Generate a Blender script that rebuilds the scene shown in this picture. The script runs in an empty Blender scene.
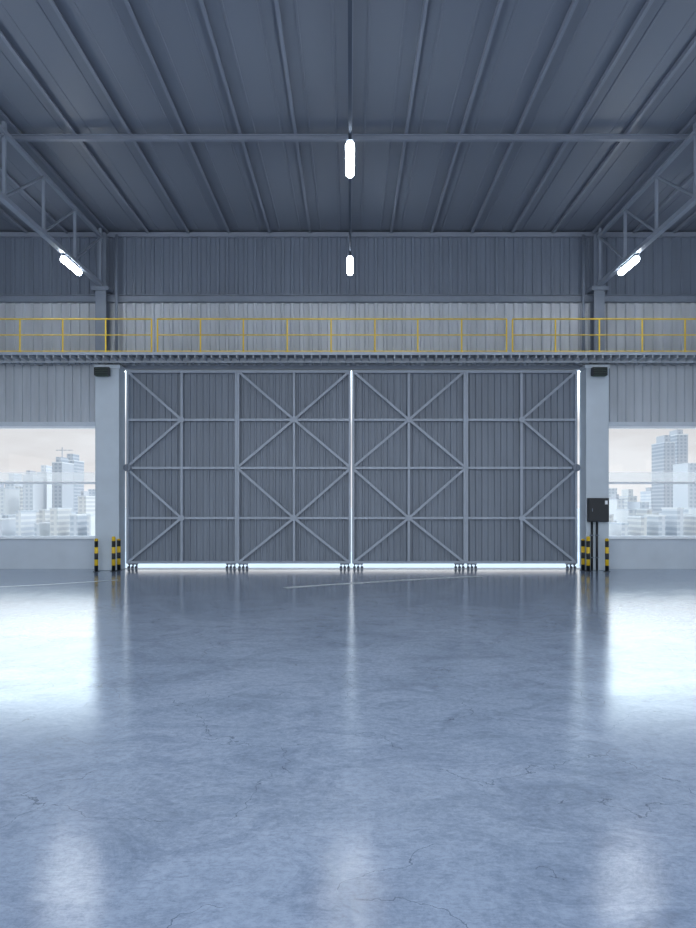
import bpy, bmesh, math, random
from mathutils import Vector, Matrix
random.seed(7)
C = bpy.context.scene.collection
scn = bpy.context.scene
scn.view_settings.view_transform = 'Standard'
scn.view_settings.look = 'None'
F = 700.0; D = 22.6; H = 64*D/F; HY = 505.0; CX = 350.0
def X(px, Y): return (px-CX)*Y/F
def Z(py, Y): return H-(py-HY)*Y/F

# ---------------- materials ----------------
def mat(name, col, rough=.6, metal=0, var=.12, scale=1.5, spec=.5, streak=None):
    m = bpy.data.materials.new(name); m.use_nodes = True
    nt = m.node_tree; b = nt.nodes['Principled BSDF']
    b.inputs['Roughness'].default_value = rough; b.inputs['Metallic'].default_value = metal
    b.inputs['Specular IOR Level'].default_value = spec
    tc = nt.nodes.new('ShaderNodeTexCoord'); n = nt.nodes.new('ShaderNodeTexNoise')
    n.inputs['Scale'].default_value = scale; n.inputs['Detail'].default_value = 5
    mp = nt.nodes.new('ShaderNodeMapping')
    if streak: mp.inputs['Scale'].default_value = streak
    r = nt.nodes.new('ShaderNodeValToRGB')
    r.color_ramp.elements[0].position = .3; r.color_ramp.elements[1].position = .7
    r.color_ramp.elements[0].color = [c*(1-var) for c in col]+[1]
    r.color_ramp.elements[1].color = [min(1, c*(1+var)) for c in col]+[1]
    L = nt.links.new
    L(tc.outputs['Object'], mp.inputs[0]); L(mp.outputs[0], n.inputs['Vector']); L(n.outputs['Fac'], r.inputs[0]); L(r.outputs[0], b.inputs['Base Color'])
    return m
def emis(name, col, st):
    m = bpy.data.materials.new(name); m.use_nodes = True
    b = m.node_tree.nodes['Principled BSDF']
    b.inputs['Base Color'].default_value = (*col, 1)
    b.inputs['Emission Color'].default_value = (*col, 1); b.inputs['Emission Strength'].default_value = st
    return m
M = {}
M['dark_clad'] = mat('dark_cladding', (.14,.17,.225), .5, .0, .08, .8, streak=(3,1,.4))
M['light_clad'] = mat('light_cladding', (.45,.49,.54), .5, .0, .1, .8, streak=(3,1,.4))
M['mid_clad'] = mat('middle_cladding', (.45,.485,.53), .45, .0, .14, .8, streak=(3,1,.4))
M['door_clad'] = mat('door_cladding', (.205,.24,.295), .5, .0, .1, .8, streak=(3,1,.4))
M['door_frame'] = mat('door_frame_steel', (.36,.41,.49), .45, .0, .06)
M['column'] = mat('painted_concrete', (.52,.59,.66), .7, 0, .05)
M['dado'] = mat('painted_dado', (.56,.62,.69), .7, 0, .05)
M['ceil'] = mat('ceiling_sheet', (.165,.19,.24), .5, 0, .05, .35, streak=(1,.25,1))
M['purlin'] = mat('purlin_steel', (.205,.235,.295), .45, 0, .06)
M['steel'] = mat('grey_steel', (.19,.225,.285), .45, 0, .08)
M['truss'] = mat('truss_steel', (.27,.31,.38), .45, 0, .06)
M['matte'] = mat('matte_dark_steel', (.10,.12,.155), .9, 0, .06, spec=.1)
M['walk'] = mat('walkway_steel', (.16,.19,.235), .5, 0, .1)
M['yellow'] = mat('yellow_paint', (.85,.60,.05), .45, 0, .06)
M['black'] = mat('black_plastic', (.012,.016,.022), .45, 0, .1)
M['fin'] = mat('dark_green_lens', (.02,.05,.03), .3, 0, .1)
M['white'] = mat('white_frame', (.82,.86,.9), .45, 0, .03)
M['line'] = mat('white_line_paint', (.80,.85,.9), .35, 0, .12, 6)
M['rubber'] = mat('dark_wheel', (.05,.06,.08), .6, 0, .1)
M['apron'] = mat('apron_concrete', (.70,.78,.86), .8, 0, .05)
M['cityground'] = mat('city_haze_ground', (.62,.63,.64), .9, 0, .06, .02)  # distance haze painted into the ground colour
M['lamp'] = emis('lamp_diffuser', (.93,.97,1), 42)

# striped bollard
def stripes():
    m = bpy.data.materials.new('bollard_stripes'); m.use_nodes = True
    nt = m.node_tree; b = nt.nodes['Principled BSDF']; b.inputs['Roughness'].default_value = .4
    tc = nt.nodes.new('ShaderNodeTexCoord'); s = nt.nodes.new('ShaderNodeSeparateXYZ')
    d = nt.nodes.new('ShaderNodeMath'); d.operation = 'DIVIDE'; d.inputs[1].default_value = .38
    f = nt.nodes.new('ShaderNodeMath'); f.operation = 'FRACT'
    g = nt.nodes.new('ShaderNodeMath'); g.operation = 'GREATER_THAN'; g.inputs[1].default_value = .5
    mx = nt.nodes.new('ShaderNodeMix'); mx.data_type = 'RGBA'
    mx.inputs['A'].default_value = (.01,.012,.015,1); mx.inputs['B'].default_value = (.75,.5,.02,1)
    L = nt.links.new
    L(tc.outputs['Object'], s.inputs[0]); L(s.outputs['Z'], d.inputs[0]); L(d.outputs[0], f.inputs[0]); L(f.outputs[0], g.inputs[0])
    L(g.outputs[0], mx.inputs['Factor']); L(mx.outputs['Result'], b.inputs['Base Color'])
    return m
M['stripes'] = stripes()

# floor
def floor_mat():
    m = bpy.data.materials.new('polished_concrete'); m.use_nodes = True
    nt = m.node_tree; b = nt.nodes['Principled BSDF']; N = nt.nodes.new; L = nt.links.new
    tc = N('ShaderNodeTexCoord')
    def noise(scale, det, rough, dist, sc=(1,1,1)):
        mp = N('ShaderNodeMapping'); mp.inputs['Scale'].default_value = sc; L(tc.outputs['Object'], mp.inputs[0])
        n = N('ShaderNodeTexNoise'); n.inputs['Scale'].default_value = scale; n.inputs['Detail'].default_value = det
        n.inputs['Roughness'].default_value = rough; n.inputs['Distortion'].default_value = dist
        L(mp.outputs[0], n.inputs['Vector']); return n.outputs['Fac']
    def ramp(src, p0, c0, p1, c1):
        r = N('ShaderNodeValToRGB'); e = r.color_ramp.elements
        e[0].position = p0; e[0].color = (*c0,1); e[1].position = p1; e[1].color = (*c1,1); L(src, r.inputs[0]); return r.outputs[0]
    def mulc(a, c):
        q = N('ShaderNodeMix'); q.data_type = 'RGBA'; q.blend_type = 'MULTIPLY'; q.inputs['Factor'].default_value = 1
        L(a, q.inputs['A']); L(c, q.inputs['B']); return q.outputs['Result']
    n1 = noise(.5, 8, .62, .6); n2 = noise(14, 9, .85, .3); n3 = noise(1.3, 12, .78, 1.4, (.9,1.2,1)); n4 = noise(7, 10, .8, 4, (.5,2.2,1))
    c = ramp(n1, .34, (.235,.295,.40), .64, (.315,.38,.495))
    c = mulc(c, ramp(n2, .38, (.74,.75,.77), .58, (1,1,1)))
    c = mulc(c, ramp(n3, .38, (.72,.74,.78), .54, (1,1,1)))
    c = mulc(c, ramp(n4, .40, (.84,.85,.87), .50, (1,1,1)))
    dn = N('ShaderNodeTexNoise'); dn.inputs['Scale'].default_value = 2.5; dn.inputs['Detail'].default_value = 6
    L(tc.outputs['Object'], dn.inputs['Vector'])
    add = N('ShaderNodeMixRGB'); add.blend_type = 'ADD'; add.inputs[0].default_value = .55
    L(tc.outputs['Object'], add.inputs[1]); L(dn.outputs['Color'], add.inputs[2])
    v = N('ShaderNodeTexVoronoi'); v.feature = 'DISTANCE_TO_EDGE'; v.inputs['Scale'].default_value = .75
    L(add.outputs[0], v.inputs['Vector'])
    lt = N('ShaderNodeMath'); lt.operation = 'LESS_THAN'; lt.inputs[1].default_value = .0022
    L(v.outputs['Distance'], lt.inputs[0])
    nm = noise(.8, 3, .5, 0)
    gt = N('ShaderNodeMath'); gt.operation = 'GREATER_THAN'; gt.inputs[1].default_value = .48; L(nm, gt.inputs[0])
    cr = N('ShaderNodeMath'); cr.operation = 'MULTIPLY'; L(lt.outputs[0], cr.inputs[0]); L(gt.outputs[0], cr.inputs[1])
    cf = N('ShaderNodeMath'); cf.operation = 'MULTIPLY'; cf.inputs[1].default_value = .6; L(cr.outputs[0], cf.inputs[0])
    mx = N('ShaderNodeMix'); mx.data_type = 'RGBA'; mx.inputs['B'].default_value = (.05,.07,.11,1)
    L(cf.outputs[0], mx.inputs['Factor']); L(c, mx.inputs['A']); L(mx.outputs['Result'], b.inputs['Base Color'])
    rr = N('ShaderNodeMapRange'); rr.inputs['From Min'].default_value = .35; rr.inputs['From Max'].default_value = .65
    rr.inputs['To Min'].default_value = .17; rr.inputs['To Max'].default_value = .09
    L(n3, rr.inputs['Value']); L(rr.outputs[0], b.inputs['Roughness'])
    b.inputs['IOR'].default_value = 1.95
    bp = N('ShaderNodeBump'); bp.inputs['Strength'].default_value = .06; bp.inputs['Distance'].default_value = .01
    L(n2, bp.inputs['Height']); L(bp.outputs[0], b.inputs['Normal'])
    return m
M['floor'] = floor_mat()

def glass():
    m = bpy.data.materials.new('clear_glass'); m.use_nodes = True
    nt = m.node_tree; nt.nodes.clear(); N = nt.nodes.new; L = nt.links.new
    o = N('ShaderNodeOutputMaterial'); t = N('ShaderNodeBsdfTransparent'); g = N('ShaderNodeBsdfGlossy'); g.inputs['Roughness'].default_value = .02
    t.inputs[0].default_value = (.98,.98,.98,1)
    mx = N('ShaderNodeMixShader'); mx.inputs[0].default_value = .05
    L(t.outputs[0], mx.inputs[1]); L(g.outputs[0], mx.inputs[2]); L(mx.outputs[0], o.inputs[0])
    return m
M['glass'] = glass()
def frosted():
    m = bpy.data.materials.new('frosted_film'); m.use_nodes = True
    nt = m.node_tree; nt.nodes.clear(); N = nt.nodes.new; L = nt.links.new
    o = N('ShaderNodeOutputMaterial'); t = N('ShaderNodeBsdfTransparent'); g = N('ShaderNodeBsdfTranslucent')
    g.inputs[0].default_value = (.62,.59,.57,1)
    mx = N('ShaderNodeMixShader'); mx.inputs[0].default_value = .35
    L(t.outputs[0], mx.inputs[1]); L(g.outputs[0], mx.inputs[2]); L(mx.outputs[0], o.inputs[0])
    return m
M['frost'] = frosted()

def bmat(name, wall, win, fx, fz):
    m = bpy.data.materials.new(name); m.use_nodes = True
    nt = m.node_tree; b = nt.nodes['Principled BSDF']; b.inputs['Roughness'].default_value = .9; b.inputs['Specular IOR Level'].default_value = .1
    N = nt.nodes.new; L = nt.links.new
    tc = N('ShaderNodeTexCoord'); s = N('ShaderNodeSeparateXYZ'); L(tc.outputs['Object'], s.inputs[0])
    def grid(out, per, thr):
        d = N('ShaderNodeMath'); d.operation = 'DIVIDE'; d.inputs[1].default_value = per; L(out, d.inputs[0])
        f = N('ShaderNodeMath'); f.operation = 'FRACT'; L(d.outputs[0], f.inputs[0])
        g = N('ShaderNodeMath'); g.operation = 'GREATER_THAN'; g.inputs[1].default_value = thr; L(f.outputs[0], g.inputs[0]); return g.outputs[0]
    a = grid(s.outputs['X'], fx, .45); c = grid(s.outputs['Z'], fz, .45)
    mu = N('ShaderNodeMath'); mu.operation = 'MULTIPLY'; L(a, mu.inputs[0]); L(c, mu.inputs[1])
    mx = N('ShaderNodeMix'); mx.data_type = 'RGBA'; mx.inputs['A'].default_value = (*wall,1); mx.inputs['B'].default_value = (*win,1)
    L(mu.outputs[0], mx.inputs['Factor']); L(mx.outputs['Result'], b.inputs['Base Color'])
    return m
BM = [bmat('hazed_blue_facade', (.72,.74,.77), (.56,.60,.65), 2.0, 1.8), bmat('hazed_white_facade', (.82,.82,.82), (.67,.69,.73), 1.8, 1.8),  # distance haze painted in: wall and window colours paled and drawn together
      bmat('hazed_grey_facade', (.58,.59,.62), (.42,.45,.50), 2.0, 1.8), bmat('hazed_beige_facade', (.79,.775,.75), (.63,.63,.64), 2.0, 1.8)]

# ---------------- geometry helpers ----------------
def box(bm, x0, x1, y0, y1, z0, z1):
    v = [bm.verts.new((x, y, z)) for x in (x0, x1) for y in (y0, y1) for z in (z0, z1)]
    for f in ((0,1,3,2),(4,6,7,5),(0,4,5,1),(2,3,7,6),(0,2,6,4),(1,5,7,3)): bm.faces.new([v[i] for i in f])
def bar(bm, p, q, w, h, up=(0,0,1)):
    p = Vector(p); q = Vector(q); d = (q-p).normalized(); u = Vector(up)
    if abs(d.dot(u)) > .99: u = Vector((0,1,0))
    s = d.cross(u).normalized(); t = s.cross(d).normalized()
    vs = []
    for c in (p, q):
        for a, b in ((-1,-1),(1,-1),(1,1),(-1,1)): vs.append(bm.verts.new(c+s*a*w/2+t*b*h/2))
    bm.faces.new(vs[0:4][::-1]); bm.faces.new(vs[4:8])
    for i in range(4): j = (i+1) % 4; bm.faces.new((vs[i], vs[j], vs[4+j], vs[4+i]))
def ibar(bm, p, q, w, h, t=.015, up=(0,0,1)):
    """I section made of two flanges and a web"""
    p = Vector(p); q = Vector(q); d = (q-p).normalized(); u = Vector(up)
    if abs(d.dot(u)) > .99: u = Vector((0,1,0))
    s = d.cross(u).normalized(); n = s.cross(d).normalized()
    o = n*(h/2-t/2)
    bar(bm, p+o, q+o, w, t, up); bar(bm, p-o, q-o, w, t, up); bar(bm, p, q, t, h-2*t, up)
def cyl(bm, p, q, r, seg=14, r2=None):
    p = Vector(p); q = Vector(q); d = q-p
    mtx = Matrix.Translation((p+q)/2) @ d.to_track_quat('Z','Y').to_matrix().to_4x4()
    bmesh.ops.create_cone(bm, cap_ends=True, segments=seg, radius1=r, radius2=r if r2 is None else r2, depth=d.length, matrix=mtx)
def corr(bm, x0, x1, y, z0, z1, pitch=.3, dep=.04, rib=.35):
    """ribbed sheet, ribs vertical, standing out toward -Y"""
    pts = []; x = x0
    while x < x1-1e-4:
        for fx, fy in ((0,0),(1-rib-.1,0),(1-rib,1),(.93,1)):
            xx = x+fx*pitch
            if xx < x1: pts.append((xx, y-fy*dep))
        x += pitch
    pts.append((x1, y))
    lo = [bm.verts.new((a, b, z0)) for a, b in pts]; hi = [bm.verts.new((a, b, z1)) for a, b in pts]
    for i in range(len(pts)-1): bm.faces.new((lo[i], lo[i+1], hi[i+1], hi[i]))
ORG = {}
def obj(name, bm, m, parent=None, org=None, smooth=False, bev=0):
    off = ORG[parent.name] if parent else (Vector(org) if org else Vector((0,0,0)))
    bmesh.ops.translate(bm, verts=bm.verts, vec=-off)
    bmesh.ops.recalc_face_normals(bm, faces=bm.faces) if not name.endswith('cladding') else None
    me = bpy.data.meshes.new(name); bm.to_mesh(me); bm.free()
    o = bpy.data.objects.new(name, me); C.objects.link(o); me.materials.append(m)
    if smooth:
        for p in me.polygons: p.use_smooth = len(p.vertices) == 4
    if bev:
        b = o.modifiers.new('bevel', 'BEVEL'); b.width = bev; b.segments = 2
    if parent: o.parent = parent
    else: o.location = off
    ORG[o.name] = off
    return o
def nb(): return bmesh.new()
def B(name, m, parent, *dims, bev=0):
    bm = nb(); box(bm, *dims); return obj(name, bm, m, parent, bev=bev)
def thing(name, label, cat, loc, group=None):
    o = bpy.data.objects.new(name, None); C.objects.link(o); o.location = loc; o.empty_display_size = .2
    o['label'] = label; o['category'] = cat
    if group: o['group'] = group
    ORG[o.name] = Vector(loc); return o
def struct(name, bm, m, label=None):
    o = obj(name, bm, m); o['kind'] = 'structure'
    if label: o['label'] = label
    return o
def structe(name, loc, label=None):
    o = bpy.data.objects.new(name, None); C.objects.link(o); o.location = loc; o['kind'] = 'structure'
    if label: o['label'] = label
    ORG[o.name] = Vector(loc); return o
def dup(root, loc, label, group=None):
    r = root.copy(); C.objects.link(r); r.location = loc; r['label'] = label
    if group: r['group'] = group
    for ch in list(root.children):
        c = ch.copy(); C.objects.link(c); c.parent = r
        for g in ch.children:
            d = g.copy(); C.objects.link(d); d.parent = c
    return r

# ---------------- setting ----------------
W = 16.5; ZC = 10.85; YB = -14.0
bm = nb(); box(bm, -W-.3, W+.3, YB, D+.55, -.3, 0); struct('floor', bm, M['floor'], 'glossy blue-grey polished concrete floor with fine cracks')
bm = nb(); box(bm, -60, 60, D+.55, 31, -.4, -.01); struct('terrain_apron', bm, M['apron'], 'bright sunlit concrete apron outside the hangar door')
bm = nb(); box(bm, -2500, 2500, 31, 4000, -18, -16); struct('terrain_city', bm, M['cityground'], 'hazy city ground far below the windows')

# ceiling
ce = structe('ceiling', (0, 5, ZC), 'dark blue-grey ribbed metal roof sheeting on long purlins')
B('roof_slab', M['ceil'], ce, -W-.3, W+.3, YB, D+.3, ZC+.06, ZC+.25)
bm = nb()
x = -W
while x < W-.01:
    for a, b, z0, z1 in ((0,.56,0,0),(.56,.57,0,-.012),(.57,.61,-.012,-.012),(.61,.62,-.012,0)):
        v = [bm.verts.new(p) for p in ((x+a, YB, ZC+.05+z0),(x+b, YB, ZC+.05+z1),(x+b, D, ZC+.05+z1),(x+a, D, ZC+.05+z0))]
        bm.faces.new(v)
    v = [bm.verts.new(p) for p in ((x+.62, YB, ZC+.05),(x+.65, YB, ZC+.05),(x+.65, D, ZC+.05),(x+.62, D, ZC+.05))]; bm.faces.new(v)
    x += .65
obj('roof_cladding', bm, M['ceil'], ce)
for k in range(-12, 13):
    xx = k*1.3
    bm = nb(); bar(bm, (xx, YB, ZC-.01), (xx, D, ZC-.01), .025, .09)
    bar(bm, (xx+.022, YB, ZC-.061), (xx+.022, D, ZC-.061), .07, .012)
    obj('purlin', bm, M['purlin'], ce)
for Y in (16.5, 10.5, 4.5, -1.5, -7.5):
    bm = nb(); ibar(bm, (-W, Y, ZC-.13), (W, Y, ZC-.13), .11, .12, .02); obj('cross_beam', bm, M['purlin'], ce)

# back wall
CLx0, CLx1 = X(95,22.1), X(119,22.1); CRx0, CRx1 = X(586,22.1), X(609,22.1)
WL, WR = CLx0-.02, CRx1+.02
zWB, zWT = Z(539,D), Z(426,D); zLB = Z(422,D); zDH = 6.46; zBM = Z(303,D)
bm = nb()
box(bm, -W-.3, WL, D+.03, D+.3, 0, zWB); box(bm, WR, W+.3, D+.03, D+.3, 0, zWB)
wb = struct('wall_back', bm, M['dado'], 'back wall with pale dado and ribbed metal cladding')
for a, b in ((-W-.3, WL), (WR, W+.3)):
    B('backing_panel', M['dado'], wb, a, b, D+.05, D+.3, zWT, zDH+.1)
    B('window_header', M['dado'], wb, a, b, D-.03, D+.06, zWT, zLB)
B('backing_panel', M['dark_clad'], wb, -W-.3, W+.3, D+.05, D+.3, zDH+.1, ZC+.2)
for a, b in ((-W-.3, -15), (15, W+.3)): B('backing_panel', M['dado'], wb, a, b, D+.03, D+.3, zWB, zWT)
B('door_lintel', M['steel'], wb, CLx1-.05, CRx0+.05, D-.02, D+.3, zDH, zDH+.12)
for a, b in ((-W, WL), (WR, W)):
    bm = nb(); corr(bm, a, b, D, zLB, zDH+.1, .27, .045); obj('lower_cladding', bm, M['light_clad'], wb)
bm = nb(); corr(bm, -W, W, D, zDH+.1, zBM, .3, .06); obj('middle_cladding', bm, M['mid_clad'], wb)
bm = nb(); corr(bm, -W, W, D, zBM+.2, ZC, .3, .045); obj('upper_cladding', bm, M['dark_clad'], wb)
bm = nb(); ibar(bm, (-W, D-.1, zBM+.1), (W, D-.1, zBM+.1), .2, .22, .02); obj('girt', bm, M['steel'], wb)
B('eave_channel', M['purlin'], wb, -W, W, D-.12, D, ZC-.16, ZC-.02)
# side walls
for s, nm in ((-1,'wall_left'), (1,'wall_right')):
    bm = nb(); a, b = sorted((s*W, s*(W+.3))); box(bm, a, b, YB, D+.3, 0, 1); box(bm, a, b, YB, D+.3, 4.6, ZC+.2)
    for yy in (YB, -5.5, 3, 11.5, 20): box(bm, a, b, yy, yy+2.6, 1, 4.6)
    struct(nm, bm, M['light_clad'])

# windows
def window(n, x0, x1, label):
    root = structe('window_%d' % n, ((x0+x1)/2, D, zWB), label)
    y0, y1 = D+.02, D+.14
    zt = Z(483, D)
    B('window_sill', M['white'], root, x0, x1, D-.08, D+.03, zWB, zWB+.06)
    bm = nb(); box(bm, x0, x1, y0, y1, zWB+.0, zWB+.1); box(bm, x0, x1, y0, y1, zWT-.07, zWT)
    box(bm, x0, x0+.07, y0, y1, zWB+.1, zWT-.07); box(bm, x1-.07, x1, y0, y1, zWB+.1, zWT-.07)
    obj('window_frame', bm, M['white'], root)
    B('transom', M['white'], root, x0+.07, x1-.07, y0-.03, y1, zt-.035, zt+.035)
    B('upper_glass', M['glass'], root, x0+.07, x1-.07, D+.075, D+.085, zt+.035, zWT-.07)
    B('lower_glass', M['glass'], root, x0+.07, x1-.07, D+.075, D+.085, zWB+.1, zt-.035)
    B('frosted_strip', M['frost'], root, x0+.07, x1-.07, D+.068, D+.071, zt+.035, Z(472, D))
window(1, -15, WL, 'wide window left of the hangar door with white frame and city view')
window(2, WR, 15, 'wide window right of the hangar door with white frame and city view')

# ---------------- hangar door ----------------
YD = 22.72
def xd(px): return X(px, YD)
def zd(py): return Z(py, YD)
zs = [.17, zd(518), zd(468), zd(420), 6.42]
door_panels = [(1,127,237.3,'K>'),(2,237.4,350.9,'X'),(3,352.0,465.3,'X'),(4,465.4,576.6,'K<')]
dlab = ['leftmost leaf of the grey steel hangar door with diagonal braces along its left edge',
 'hangar door leaf left of the bright centre gap with crossed braces',
 'hangar door leaf right of the bright centre gap with crossed braces',
 'rightmost leaf of the grey steel hangar door with diagonal braces along its right edge']
for n, a, b, kind in door_panels:
    x0, x1 = xd(a), xd(b); xm = (x0+x1)/2
    root = structe('door_%d' % n, (xm, YD, 0), dlab[n-1])
    B('door_backing', M['door_clad'], root, x0, x1, YD+.1, YD+.14, zs[0], zs[-1])
    if n in (2, 4): B('seam_blocker', M['rubber'], root, x0-.06, x0+.06, YD+.14, YD+.16, zs[0], zs[-1])  # strip added behind the leaf seam to stop outside light showing through
    bm = nb(); corr(bm, x0, x1, YD+.095, zs[0], zs[-1], .205, .05, .3); obj('door_cladding', bm, M['door_clad'], root)
    yf = YD-.03; t = .075
    for xx in (x0+t/2, x1-t/2):
        bm = nb(); bar(bm, (xx, yf, zs[0]), (xx, yf, zs[-1]), t, .13); obj('stile', bm, M['door_frame'], root, bev=.008)
    bm = nb(); bar(bm, (xm, yf, zs[0]+t), (xm, yf, zs[-1]-t), .075, .11); obj('mullion', bm, M['door_frame'], root)
    for i, zz in enumerate(zs):
        z = zz + (t/2 if i == 0 else -t/2 if i == 4 else 0)
        bm = nb(); bar(bm, (x0+t, yf+.01, z), (x1-t, yf+.01, z), .11, t if i in (0,4) else .075); obj('rail', bm, M['door_frame'], root)
    br = []
    if kind == 'X':
        for i in (0, 2):
            for p, q in (((x0,zs[i]),(xm,zs[i+1])),((xm,zs[i+1]),(x1,zs[i+2])),((x1,zs[i]),(xm,zs[i+1])),((xm,zs[i+1]),(x0,zs[i+2]))): br.append((p,q))
    else:
        xe = x0 if kind == 'K>' else x1
        for i in (0, 2): br += [((xe,zs[i]),(xm,zs[i+1])),((xm,zs[i+1]),(xe,zs[i+2]))]
    for p, q in br:
        P = Vector((p[0], yf-.05, p[1])); Q = Vector((q[0], yf-.05, q[1])); d = (Q-P).normalized()*.07
        bm = nb(); bar(bm, P+d, Q-d, .06, .075); obj('brace', bm, M['door_frame'], root)
    for (gx, gz) in ((xm, zs[1]), (xm, zs[3])):
        bm = nb(); cyl(bm, (gx, yf-.1, gz), (gx, yf-.05, gz), .1, 8); obj('gusset_plate', bm, M['door_frame'], root)
    for xx in (x0+.2, x1-.2):
        bm = nb(); box(bm, xx-.15, xx+.15, YD-.1, YD+.06, .14, .17)
        for q in (-.12, 0, .12): box(bm, xx+q-.012, xx+q+.012, YD-.05, YD+.04, .05, .14)
        w = obj('wheel_carriage', bm, M['rubber'], root)
        for q in (-.12, 0, .12):
            bm = nb(); cyl(bm, (xx+q, YD-.09, .048), (xx+q, YD-.05, .048), .046, 16); obj('wheel', bm, M['rubber'], w)
    if n in (1, 4):
        hx = x0+.06 if n == 1 else x1-.06
        bm = nb(); cyl(bm, (hx, YD-.2, zs[2]), (hx, YD-.12, zs[2]), .12, 16); cyl(bm, (hx, YD-.24, zs[2]-.1), (hx, YD-.24, zs[2]+.1), .02, 8)
        cyl(bm, (hx, YD-.25, zs[2]+.08), (hx, YD-.15, zs[2]+.08), .015, 8); cyl(bm, (hx, YD-.25, zs[2]-.08), (hx, YD-.15, zs[2]-.08), .015, 8)
        obj('door_handle', bm, M['steel'], root)

# floor track (guide rail) of the door
bm = nb(); box(bm, CLx1, CRx0, YD-.13, YD-.11, 0, .012); box(bm, CLx1, CRx0, YD-.04, YD-.02, 0, .012)
o = obj('floor_track', bm, M['steel'], org=(0, YD, 0)); o['label'] = 'steel guide track set in the floor under the hangar door'; o['category'] = 'track'

# ---------------- columns ----------------
for x0, x1, sd in ((CLx0, CLx1, 'left'), (CRx0, CRx1, 'right')):
    xm = (x0+x1)/2
    t = thing('concrete_column', 'pale painted column between hangar door and %s window' % sd, 'column', (xm, D-.25, 0))
    B('shaft', M['column'], t, x0, x1, D-.5, D+.14, .0, 6.38, bev=.02)
    B('cap', M['column'], t, x0-.03, x1+.03, D-.5, D+.02, 6.38, 6.5, bev=.01)
    sx = -7.9 if sd == 'left' else 7.9
    s = thing('steel_column', 'steel upper column above the walkway at the %s end of the door, under the roof truss' % sd, 'column', (sx, D-.25, 6.76))
    bm = nb(); ibar(bm, (sx, D-.25, 6.76), (sx, D-.25, 8.9), .34, .36, .03, up=(0,1,0)); obj('shaft', bm, M['steel'], s)
    B('cap_plate', M['steel'], s, sx-.27, sx+.27, D-.5, D-.05, 8.86, 8.98)
    bm = nb(); ibar(bm, (sx, D-.2, 8.98), (sx, D-.2, ZC-.16), .28, .25, .02, up=(0,1,0)); obj('upper_post', bm, M['steel'], s)
    q = sx + (.45 if sd == 'left' else -.45)
    bm = nb(); cyl(bm, (q, D-.27, 6.76), (q, D-.27, ZC-.16), .045, 10)
    o = obj('downpipe', bm, M['steel'], org=(q, D-.27, 6.76), smooth=True); o['label'] = 'thin dark vertical pipe on the upper wall beside the %s steel column' % sd; o['category'] = 'pipe'

# ---------------- roof trusses ----------------
def truss(sx, sd):
    ztop, zbot = 10.58, 9.0
    t = thing('roof_truss', 'steel lattice roof truss along the %s side running toward the back wall' % sd, 'truss', (sx, D-.35, zbot))
    bm = nb(); bar(bm, (sx, -12, ztop), (sx, D-.35, ztop), .11, .1); obj('top_chord', bm, M['truss'], t, bev=.01)
    bm = nb(); bar(bm, (sx, -12, zbot+.05), (sx, D-.4, zbot+.05), .15, .12); obj('bottom_chord', bm, M['truss'], t, bev=.01)
    ys = [D-.45-2.05*i for i in range(16)]
    for i, y in enumerate(ys):
        bm = nb(); bar(bm, (sx, y, zbot+.12), (sx, y, ztop-.06), .07, .07, up=(0,1,0)); obj('vertical', bm, M['truss'], t)
        if i+1 < len(ys):
            bm = nb(); bar(bm, (sx, y-.05, ztop-.08), (sx, ys[i+1]+.05, zbot+.14), .05, .05); obj('diagonal', bm, M['truss'], t)
        if i % 3 == 0:
            bm = nb(); box(bm, sx-.04, sx+.04, y-.05, y+.05, ztop+.06, ZC-.03); obj('roof_hanger', bm, M['truss'], t)
truss(-7.9, 'left'); truss(7.9, 'right')

# ---------------- lamps ----------------
def lamp(x, y, z, label):
    t = thing('ceiling_lamp', label, 'lamp', (x, y, z), 'long white high bay lamps')
    R = .085; hl = .54
    bm = nb(); cyl(bm, (x, y-hl, z-.02), (x, y+hl, z-.02), R, 24)
    bmesh.ops.create_uvsphere(bm, u_segments=24, v_segments=12, radius=R, matrix=Matrix.Translation((x, y-hl, z-.02)))
    bmesh.ops.create_uvsphere(bm, u_segments=24, v_segments=12, radius=R, matrix=Matrix.Translation((x, y+hl, z-.02)))
    obj('diffuser', bm, M['lamp'], t, smooth=True)
    bm = nb(); box(bm, x-.06, x+.06, y-.6, y+.6, z+.068, z+.08); box(bm, x-.04, x+.04, y-.5, y+.5, z+.08, z+.13)
    obj('housing', bm, M['matte'], t)
    for q in (-.4, .4):
        bm = nb(); cyl(bm, (x, y+q, z+.13), (x, y+q, z+.2), .012, 8); obj('hanger', bm, M['matte'], t)
    return t
LZ = 8.78
rows = [19.85, 13.75, 7.75, 1.75, -4.25]
base = lamp(0, rows[0], LZ+.08, 'long lit lamp over the centre line nearest the back wall')
for i, y in enumerate(rows):
    for x in (-7.9, 0, 7.9):
        z = LZ+.08
        if x == 0: lab = ['long lit lamp over the centre line nearest the back wall', 'large lit lamp hanging highest in view over the centre line'][i] if i < 2 else 'long lit lamp over the centre line behind the viewpoint'
        else:
            sd = 'left' if x < 0 else 'right'
            lab = 'lit lamp under the %s roof truss close to the back wall' % sd if i == 0 else 'lit lamp under the %s roof truss nearer the viewer' % sd
        if not (i == 0 and x == 0): dup(base, (x, y, z), lab)
        if i < 2: continue
        ld = bpy.data.lights.new('lamp_glow', 'AREA'); ld.shape = 'RECTANGLE'; ld.size = .13; ld.size_y = 1.1; ld.energy = (0, 0, 210, 210, 210)[i]; ld.color = (.86,.93,1)
        lo = bpy.data.objects.new('lamp_glow', ld); lo.location = (x, y, z-.12); C.objects.link(lo)
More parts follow.
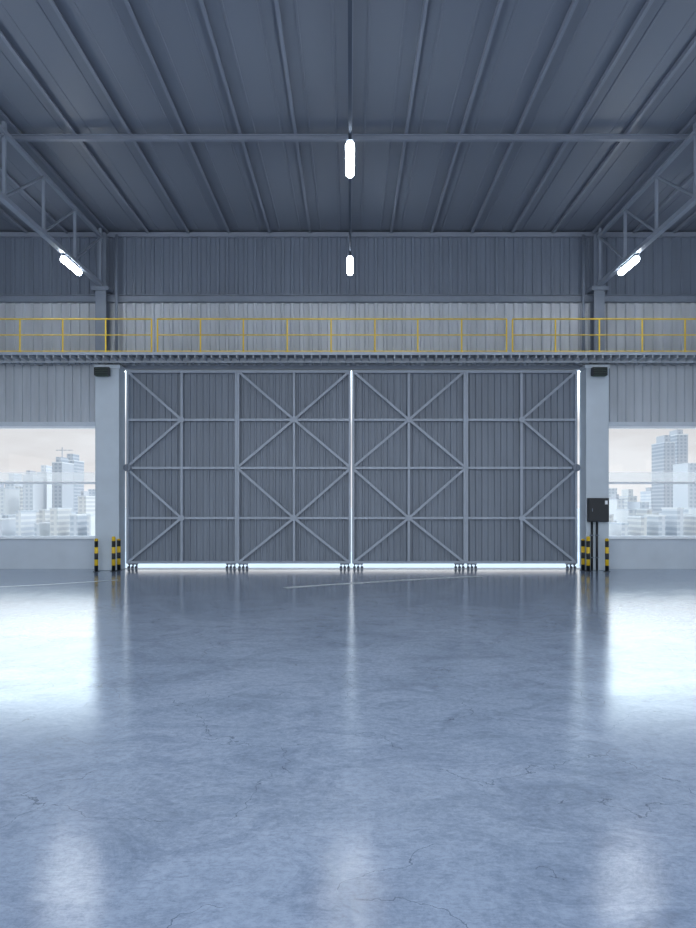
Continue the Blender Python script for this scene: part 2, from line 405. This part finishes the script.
# centre rail
t = thing('lamp_rail', 'thin dark rail along the hall centre carrying the lamps', 'rail', (0, 5, LZ+.28))
bm = nb(); bar(bm, (0, YB, LZ+.32), (0, 20.7, LZ+.32), .06, .08); obj('rail_bar', bm, M['matte'], t)
for y in (16.5, 10.5, 4.5, -1.5):
    bm = nb(); cyl(bm, (0, y, LZ+.36), (0, y, ZC-.2), .015, 8); obj('suspension_rod', bm, M['matte'], t)

# ---------------- walkway ----------------
YF = 21.4; zt = 6.74; zb = 6.56
t = thing('walkway', 'long grey steel grating walkway crossing the wall above the hangar door', 'walkway', (0, (YF+D)/2, zb))
B('deck', M['walk'], t, -W, W, YF+.03, D-.55, zt-.05, zt-.01)
B('front_channel', M['door_frame'], t, -W, W, YF, YF+.03, zt-.08, zt)
bm = nb(); box(bm, -W, W, YF+.03, YF+.1, zt-.08, zt-.065); obj('channel_flange', bm, M['walk'], t)
bm = nb(); box(bm, -W, W, D-.62, D-.55, zb-.02, zt-.05); obj('rear_channel', bm, M['light_clad'], t)
B('rear_deck', M['walk'], t, -W, W, D-.5, D-.06, zt-.05, zt-.01)
x = -12.4; i = 0
while x < 12.45:
    bm = nb(); box(bm, x-.018, x+.018, YF+.04, D-.07, zb+.02, zt-.05); obj('joist', bm, M['light_clad'], t)
    x += .255; i += 1
def rail(pxs, extra0, extra1, label):
    xs = [X(p, YF) for p in pxs]
    x0 = xs[0] if extra0 is None else extra0; x1 = xs[-1] if extra1 is None else extra1
    if extra0 is not None:
        q = xs[0]-1.33
        while q > extra0: xs.insert(0, q); q -= 1.33
    if extra1 is not None:
        q = xs[-1]+1.33
        while q < extra1: xs.append(q); q += 1.33
    y = YF+.06
    r = thing('railing', label, 'railing', ((x0+x1)/2, y, zt))
    for nm, z, rr in (('top_rail', Z(318.5, YF), .024), ('middle_rail', Z(334.5, YF), .018)):
        bm = nb(); cyl(bm, (x0, y, z), (x1, y, z), rr, 10); obj(nm, bm, M['yellow'], r, smooth=True)
    B('toe_board', M['yellow'], r, x0, x1, y-.008, y+.008, zt+.03, zt+.058)
    for q in xs:
        bm = nb(); cyl(bm, (q, y, zt), (q, y, Z(318.5, YF)), .023, 10); box(bm, q-.05, q+.05, y-.03, y+.03, zt, zt+.015)
        obj('post', bm, M['yellow'], r)
rail([19,62,105,151], -W, None, 'yellow tubular railing section on the walkway left of the hangar door')
rail([157,200,243,287,331,375,418,462,507], None, None, 'yellow tubular railing section on the walkway above the hangar door centre')
rail([513,556,600,643,686], None, W, 'yellow tubular railing section on the walkway right of the hangar door')

# ---------------- floodlights on column tops ----------------
def flood(px, sd):
    y = D-.72; x = X(px, y); z = Z(371.5, y)
    t = thing('floodlight', 'small black floodlight at the top of the %s pale column' % sd, 'floodlight', (x, y, z))
    B('housing', M['black'], t, x-.24, x+.24, y-.06, y+.1, z-.13, z+.13, bev=.02)
    for i in range(4): B('cooling_fin', M['fin'], t, x-.2, x+.2, y-.085, y-.06, z-.1+i*.06, z-.085+i*.06)
    B('lens', M['fin'], t, x-.19, x+.19, y-.05, y+.08, z-.15, z-.13)
    bm = nb(); box(bm, x-.03, x+.03, y+.1, D-.5, z-.03, z+.03); box(bm, x-.08, x+.08, D-.53, D-.5, z-.1, z+.1); obj('bracket', bm, M['steel'], t)
flood(102, 'left'); flood(599.5, 'right')

# ---------------- electrical box ----------------
y = D-.505
x0, x1, z0, z1 = X(589, y-.2), X(609.5, y-.2), Z(522, y-.2), Z(498, y-.2)
t = thing('electrical_box', 'black electrical cabinet mounted on the right pale column', 'electrical box', ((x0+x1)/2, y, z0))
B('cabinet', M['black'], t, x0, x1, y-.18, y, z0, z1, bev=.015)
B('cabinet_door', M['black'], t, x0+.03, x1-.03, y-.2, y-.18, z0+.03, z1-.03, bev=.006)
B('label_plate', M['white'], t, x1-.14, x1-.06, y-.206, y-.2, z1-.2, z1-.08)
bm = nb(); cyl(bm, (x0+.1, y-.22, (z0+z1)/2-.05), (x0+.1, y-.22, (z0+z1)/2+.05), .012, 8); obj('latch', bm, M['steel'], t)
for q in (x0+.14, x0+.3):
    bm = nb(); cyl(bm, (q, y-.06, 0), (q, y-.06, z0), .035, 10); o = obj('conduit', bm, M['black'], t, smooth=True)
    for zz in (.4, 1.1):
        bm = nb(); box(bm, q-.05, q+.05, y-.1, y, zz, zz+.03); obj('clamp', bm, M['steel'], o)

# ---------------- bollards ----------------
def bollard(px, y, label, h=1.0):
    x = X(px, y)
    t = thing('bollard', label, 'bollard', (x, y, 0))
    bm = nb(); cyl(bm, (x, y, .015), (x, y, h), .058, 20); cyl(bm, (x, y, h), (x, y, h+.03), .058, 20, .035); obj('post', bm, M['stripes'], t, smooth=True)
    bm = nb(); box(bm, x-.075, x+.075, y-.08, y+.08, 0, .015); obj('base_plate', bm, M['black'], t)
bollard(96.3, 21.7, 'leftmost black and yellow striped bollard, at the outer edge of the left column')
bollard(113.6, 21.75, 'striped bollard at inner edge of left column, left one of a close pair', 1.06)
bollard(118.8, 22.1, 'striped bollard beside the left end of the hangar door, right one of a close pair', .97)
bollard(583, 22.1, 'striped bollard beside the right end of the hangar door, left one of a close pair', .97)
bollard(588.2, 21.75, 'striped bollard at inner edge of right column, right one of a close pair', 1.06)
bollard(607, 21.7, 'rightmost black and yellow striped bollard, under the black electrical box')

# ---------------- painted lines ----------------
def ribbon(pts, w, label):
    bm = nb(); prev = None
    P = [Vector((X(px, H*F/(py-HY)), H*F/(py-HY), .004)) for px, py in pts]
    for i, p in enumerate(P):
        d = (P[min(i+1, len(P)-1)]-P[max(i-1, 0)]).normalized(); n = Vector((-d.y, d.x, 0))*w/2
        a, b = bm.verts.new(p+n), bm.verts.new(p-n)
        if prev: bm.faces.new((prev[0], a, b, prev[1]))
        prev = (a, b)
    o = obj('floor_marking', bm, M['line'], org=P[0]); o['label'] = label; o['category'] = 'floor marking'
ribbon([(285,588),(320,585.5),(352,583.5),(400,580.5),(440,578.3),(480,576.5)], .24, 'thin white curved line painted on the floor before the door centre')
ribbon([(0,587),(50,584.5),(118,580)], .09, 'thin pale line painted on the floor before the left window')

# ---------------- city ----------------
def building(px0, px1, py, Y, mi, label, roof=None, group=None, depth=14):
    x0, x1, z1 = X(px0, Y), X(px1, Y), Z(py, Y)
    t = thing('city_building', label, 'building', ((x0+x1)/2, Y, -16), group)
    B('tower', BM[mi], t, x0, x1, Y, Y+depth, -16, z1)
    w = x1-x0; xm = (x0+x1)/2
    B('parapet', BM[1 if mi != 1 else 0], t, x0-.1, x1+.1, Y-.3, Y+depth+.3, z1, z1+.5)
    if roof == 'step':
        B('penthouse', BM[mi], t, x0+w*.2, x1-w*.25, Y+2, Y+depth-3, z1+.5, z1+4)
    if roof == 'mast':
        B('penthouse', BM[mi], t, x0+w*.2, x1-w*.3, Y+2, Y+depth-3, z1+.5, z1+3)
        bm = nb(); cyl(bm, (xm, Y+6, z1+3), (xm, Y+6, z1+8), .25, 6); bar(bm, (xm-3, Y+6, z1+6.5), (xm+5, Y+6, z1+6.5), .3, .3); obj('rooftop_crane', bm, BM[2], t)
    if roof == 'box':
        B('plant_room', BM[2], t, x0+w*.1, x0+w*.5, Y+2, Y+8, z1+.5, z1+2.6)
building(-14, 5, 489, 318, 1, 'pale low block at the left edge of the left window', 'box')
building(5, 14, 481, 360, 0, 'slim pale tower second from the left in the left window', 'step')
building(15, 21, 487, 340, 3, 'narrow beige block between pale towers in the left window')
building(23, 33, 476, 320, 0, 'pale blue tower left of centre in the left window', 'box')
building(37, 47, 473, 350, 1, 'white-blue tower just left of the tallest grey one in the left window', 'step')
building(52, 62, 463, 330, 2, 'tall grey tower with crane on top in the left window', 'mast')
building(63, 74, 461, 370, 2, 'tall grey slab immediately right of the craned tower in the left window', 'step')
building(78, 86, 497, 300, 3, 'low beige block near the right side of the left window', 'box')
building(88, 101, 490, 390, 0, 'pale block beside the left column in the left window')
building(604, 617, 489, 380, 0, 'pale block beside the right column in the right window')
building(617, 624, 500, 320, 1, 'low white block at the left part of the right window', 'box')
building(628, 637, 497, 360, 3, 'beige mid-height block left of centre in the right window', 'step')
building(640, 649, 503, 310, 0, 'low pale blue block at centre of the right window')
building(651, 660, 492, 385, 1, 'white block left of the tall grey towers in the right window', 'box')
building(664, 675, 443, 340, 2, 'tall grey tower right of centre in the right window', 'step')
building(677, 688, 435, 360, 2, 'tallest grey tower in the right window', 'mast')
building(688, 706, 464, 300, 0, 'pale blue tower at the right edge of the right window')
k = 0
for s0, s1 in ((-70, 100), (604, 770)):
    p = s0
    while p < s1:
        w = random.uniform(3.5, 8)
        building(p, min(p+w, s1+8), random.uniform(508, 525), (225, 248, 271)[k % 3], random.choice([0,1,3,1]), 'low hazy city block among the roofs at the bottom of the window view', group='low city blocks', depth=11)
        p += w+.3; k += 1

# ---------------- world / lights ----------------
w = bpy.data.worlds.new('World'); scn.world = w; w.use_nodes = True
nt = w.node_tree; N = nt.nodes.new; L = nt.links.new; bg = nt.nodes['Background']
tc = N('ShaderNodeTexCoord'); s = N('ShaderNodeSeparateXYZ'); L(tc.outputs['Generated'], s.inputs[0])
r = N('ShaderNodeValToRGB'); e = r.color_ramp.elements
e[0].position = 0; e[0].color = (.90,.92,.95,1); e[1].position = .9; e[1].color = (.68,.82,1,1)
for p, c in ((.06,(.84,.86,.89)), (.12,(.77,.79,.82)), (.2,(.72,.88,.97))):
    q = r.color_ramp.elements.new(p); q.color = (*c,1)
L(s.outputs['Z'], r.inputs[0])
mp = N('ShaderNodeMapping'); mp.inputs['Scale'].default_value = (5,5,18); L(tc.outputs['Generated'], mp.inputs[0])
n = N('ShaderNodeTexNoise'); n.inputs['Scale'].default_value = 1.3; n.inputs['Detail'].default_value = 6; L(mp.outputs[0], n.inputs['Vector'])
r2 = N('ShaderNodeValToRGB'); r2.color_ramp.elements[0].position = .38; r2.color_ramp.elements[0].color = (.88,.86,.85,1)
r2.color_ramp.elements[1].position = .6; r2.color_ramp.elements[1].color = (1,1,1,1); L(n.outputs['Fac'], r2.inputs[0])
mx = N('ShaderNodeMix'); mx.data_type = 'RGBA'; mx.blend_type = 'MULTIPLY'; mx.inputs['Factor'].default_value = 1
L(r.outputs[0], mx.inputs['A']); L(r2.outputs[0], mx.inputs['B']); L(mx.outputs['Result'], bg.inputs[0])
def mr(src, a, b_, c, d):
    q = N('ShaderNodeMapRange'); q.inputs['From Min'].default_value = a; q.inputs['From Max'].default_value = b_
    q.inputs['To Min'].default_value = c; q.inputs['To Max'].default_value = d; L(src, q.inputs['Value']); return q.outputs[0]
def mm(op, a, b_):
    q = N('ShaderNodeMath'); q.operation = op
    for i_, v_ in enumerate((a, b_)):
        if isinstance(v_, (int, float)): q.inputs[i_].default_value = v_
        else: L(v_, q.inputs[i_])
    return q.outputs[0]
# unseen sky boost added for floor reflections, door side above the haze, dimmer elsewhere
glow = mm('MULTIPLY', mm('MULTIPLY', mr(s.outputs['Z'], .112, .19, 0, 1), mr(s.outputs['Z'], .4, .8, 1, .2)), mr(s.outputs['Y'], .1, .6, 0, 1))
L(mm('ADD', mm('MULTIPLY', glow, 3.6), 1.1), bg.inputs[1])
sl = bpy.data.lights.new('sun', 'SUN'); sl.energy = .9; sl.angle = .05; sl.color = (.93,.97,1)
so = bpy.data.objects.new('sun', sl); C.objects.link(so); so.rotation_euler = (math.radians(6), math.radians(32), 0)
al = bpy.data.lights.new('rear_fill_light', 'AREA'); al.shape = 'RECTANGLE'; al.size = 30; al.size_y = 9; al.energy = 1750; al.color = (.84,.92,1)  # fill lamp added at the unseen rear to brighten the hall
ao = bpy.data.objects.new('rear_fill_light', al); C.objects.link(ao); ao.location = (0, YB+.2, 5); ao.rotation_euler = (math.radians(90), 0, 0)

cd = bpy.data.cameras.new('Camera'); co = bpy.data.objects.new('Camera', cd); C.objects.link(co)
co.location = (0, 0, H); co.rotation_euler = (math.radians(90), 0, 0)
cd.sensor_width = 36; cd.lens = F/928*36; cd.shift_y = 41/928; cd.shift_x = -2/928; cd.clip_end = 6000
scn.camera = co
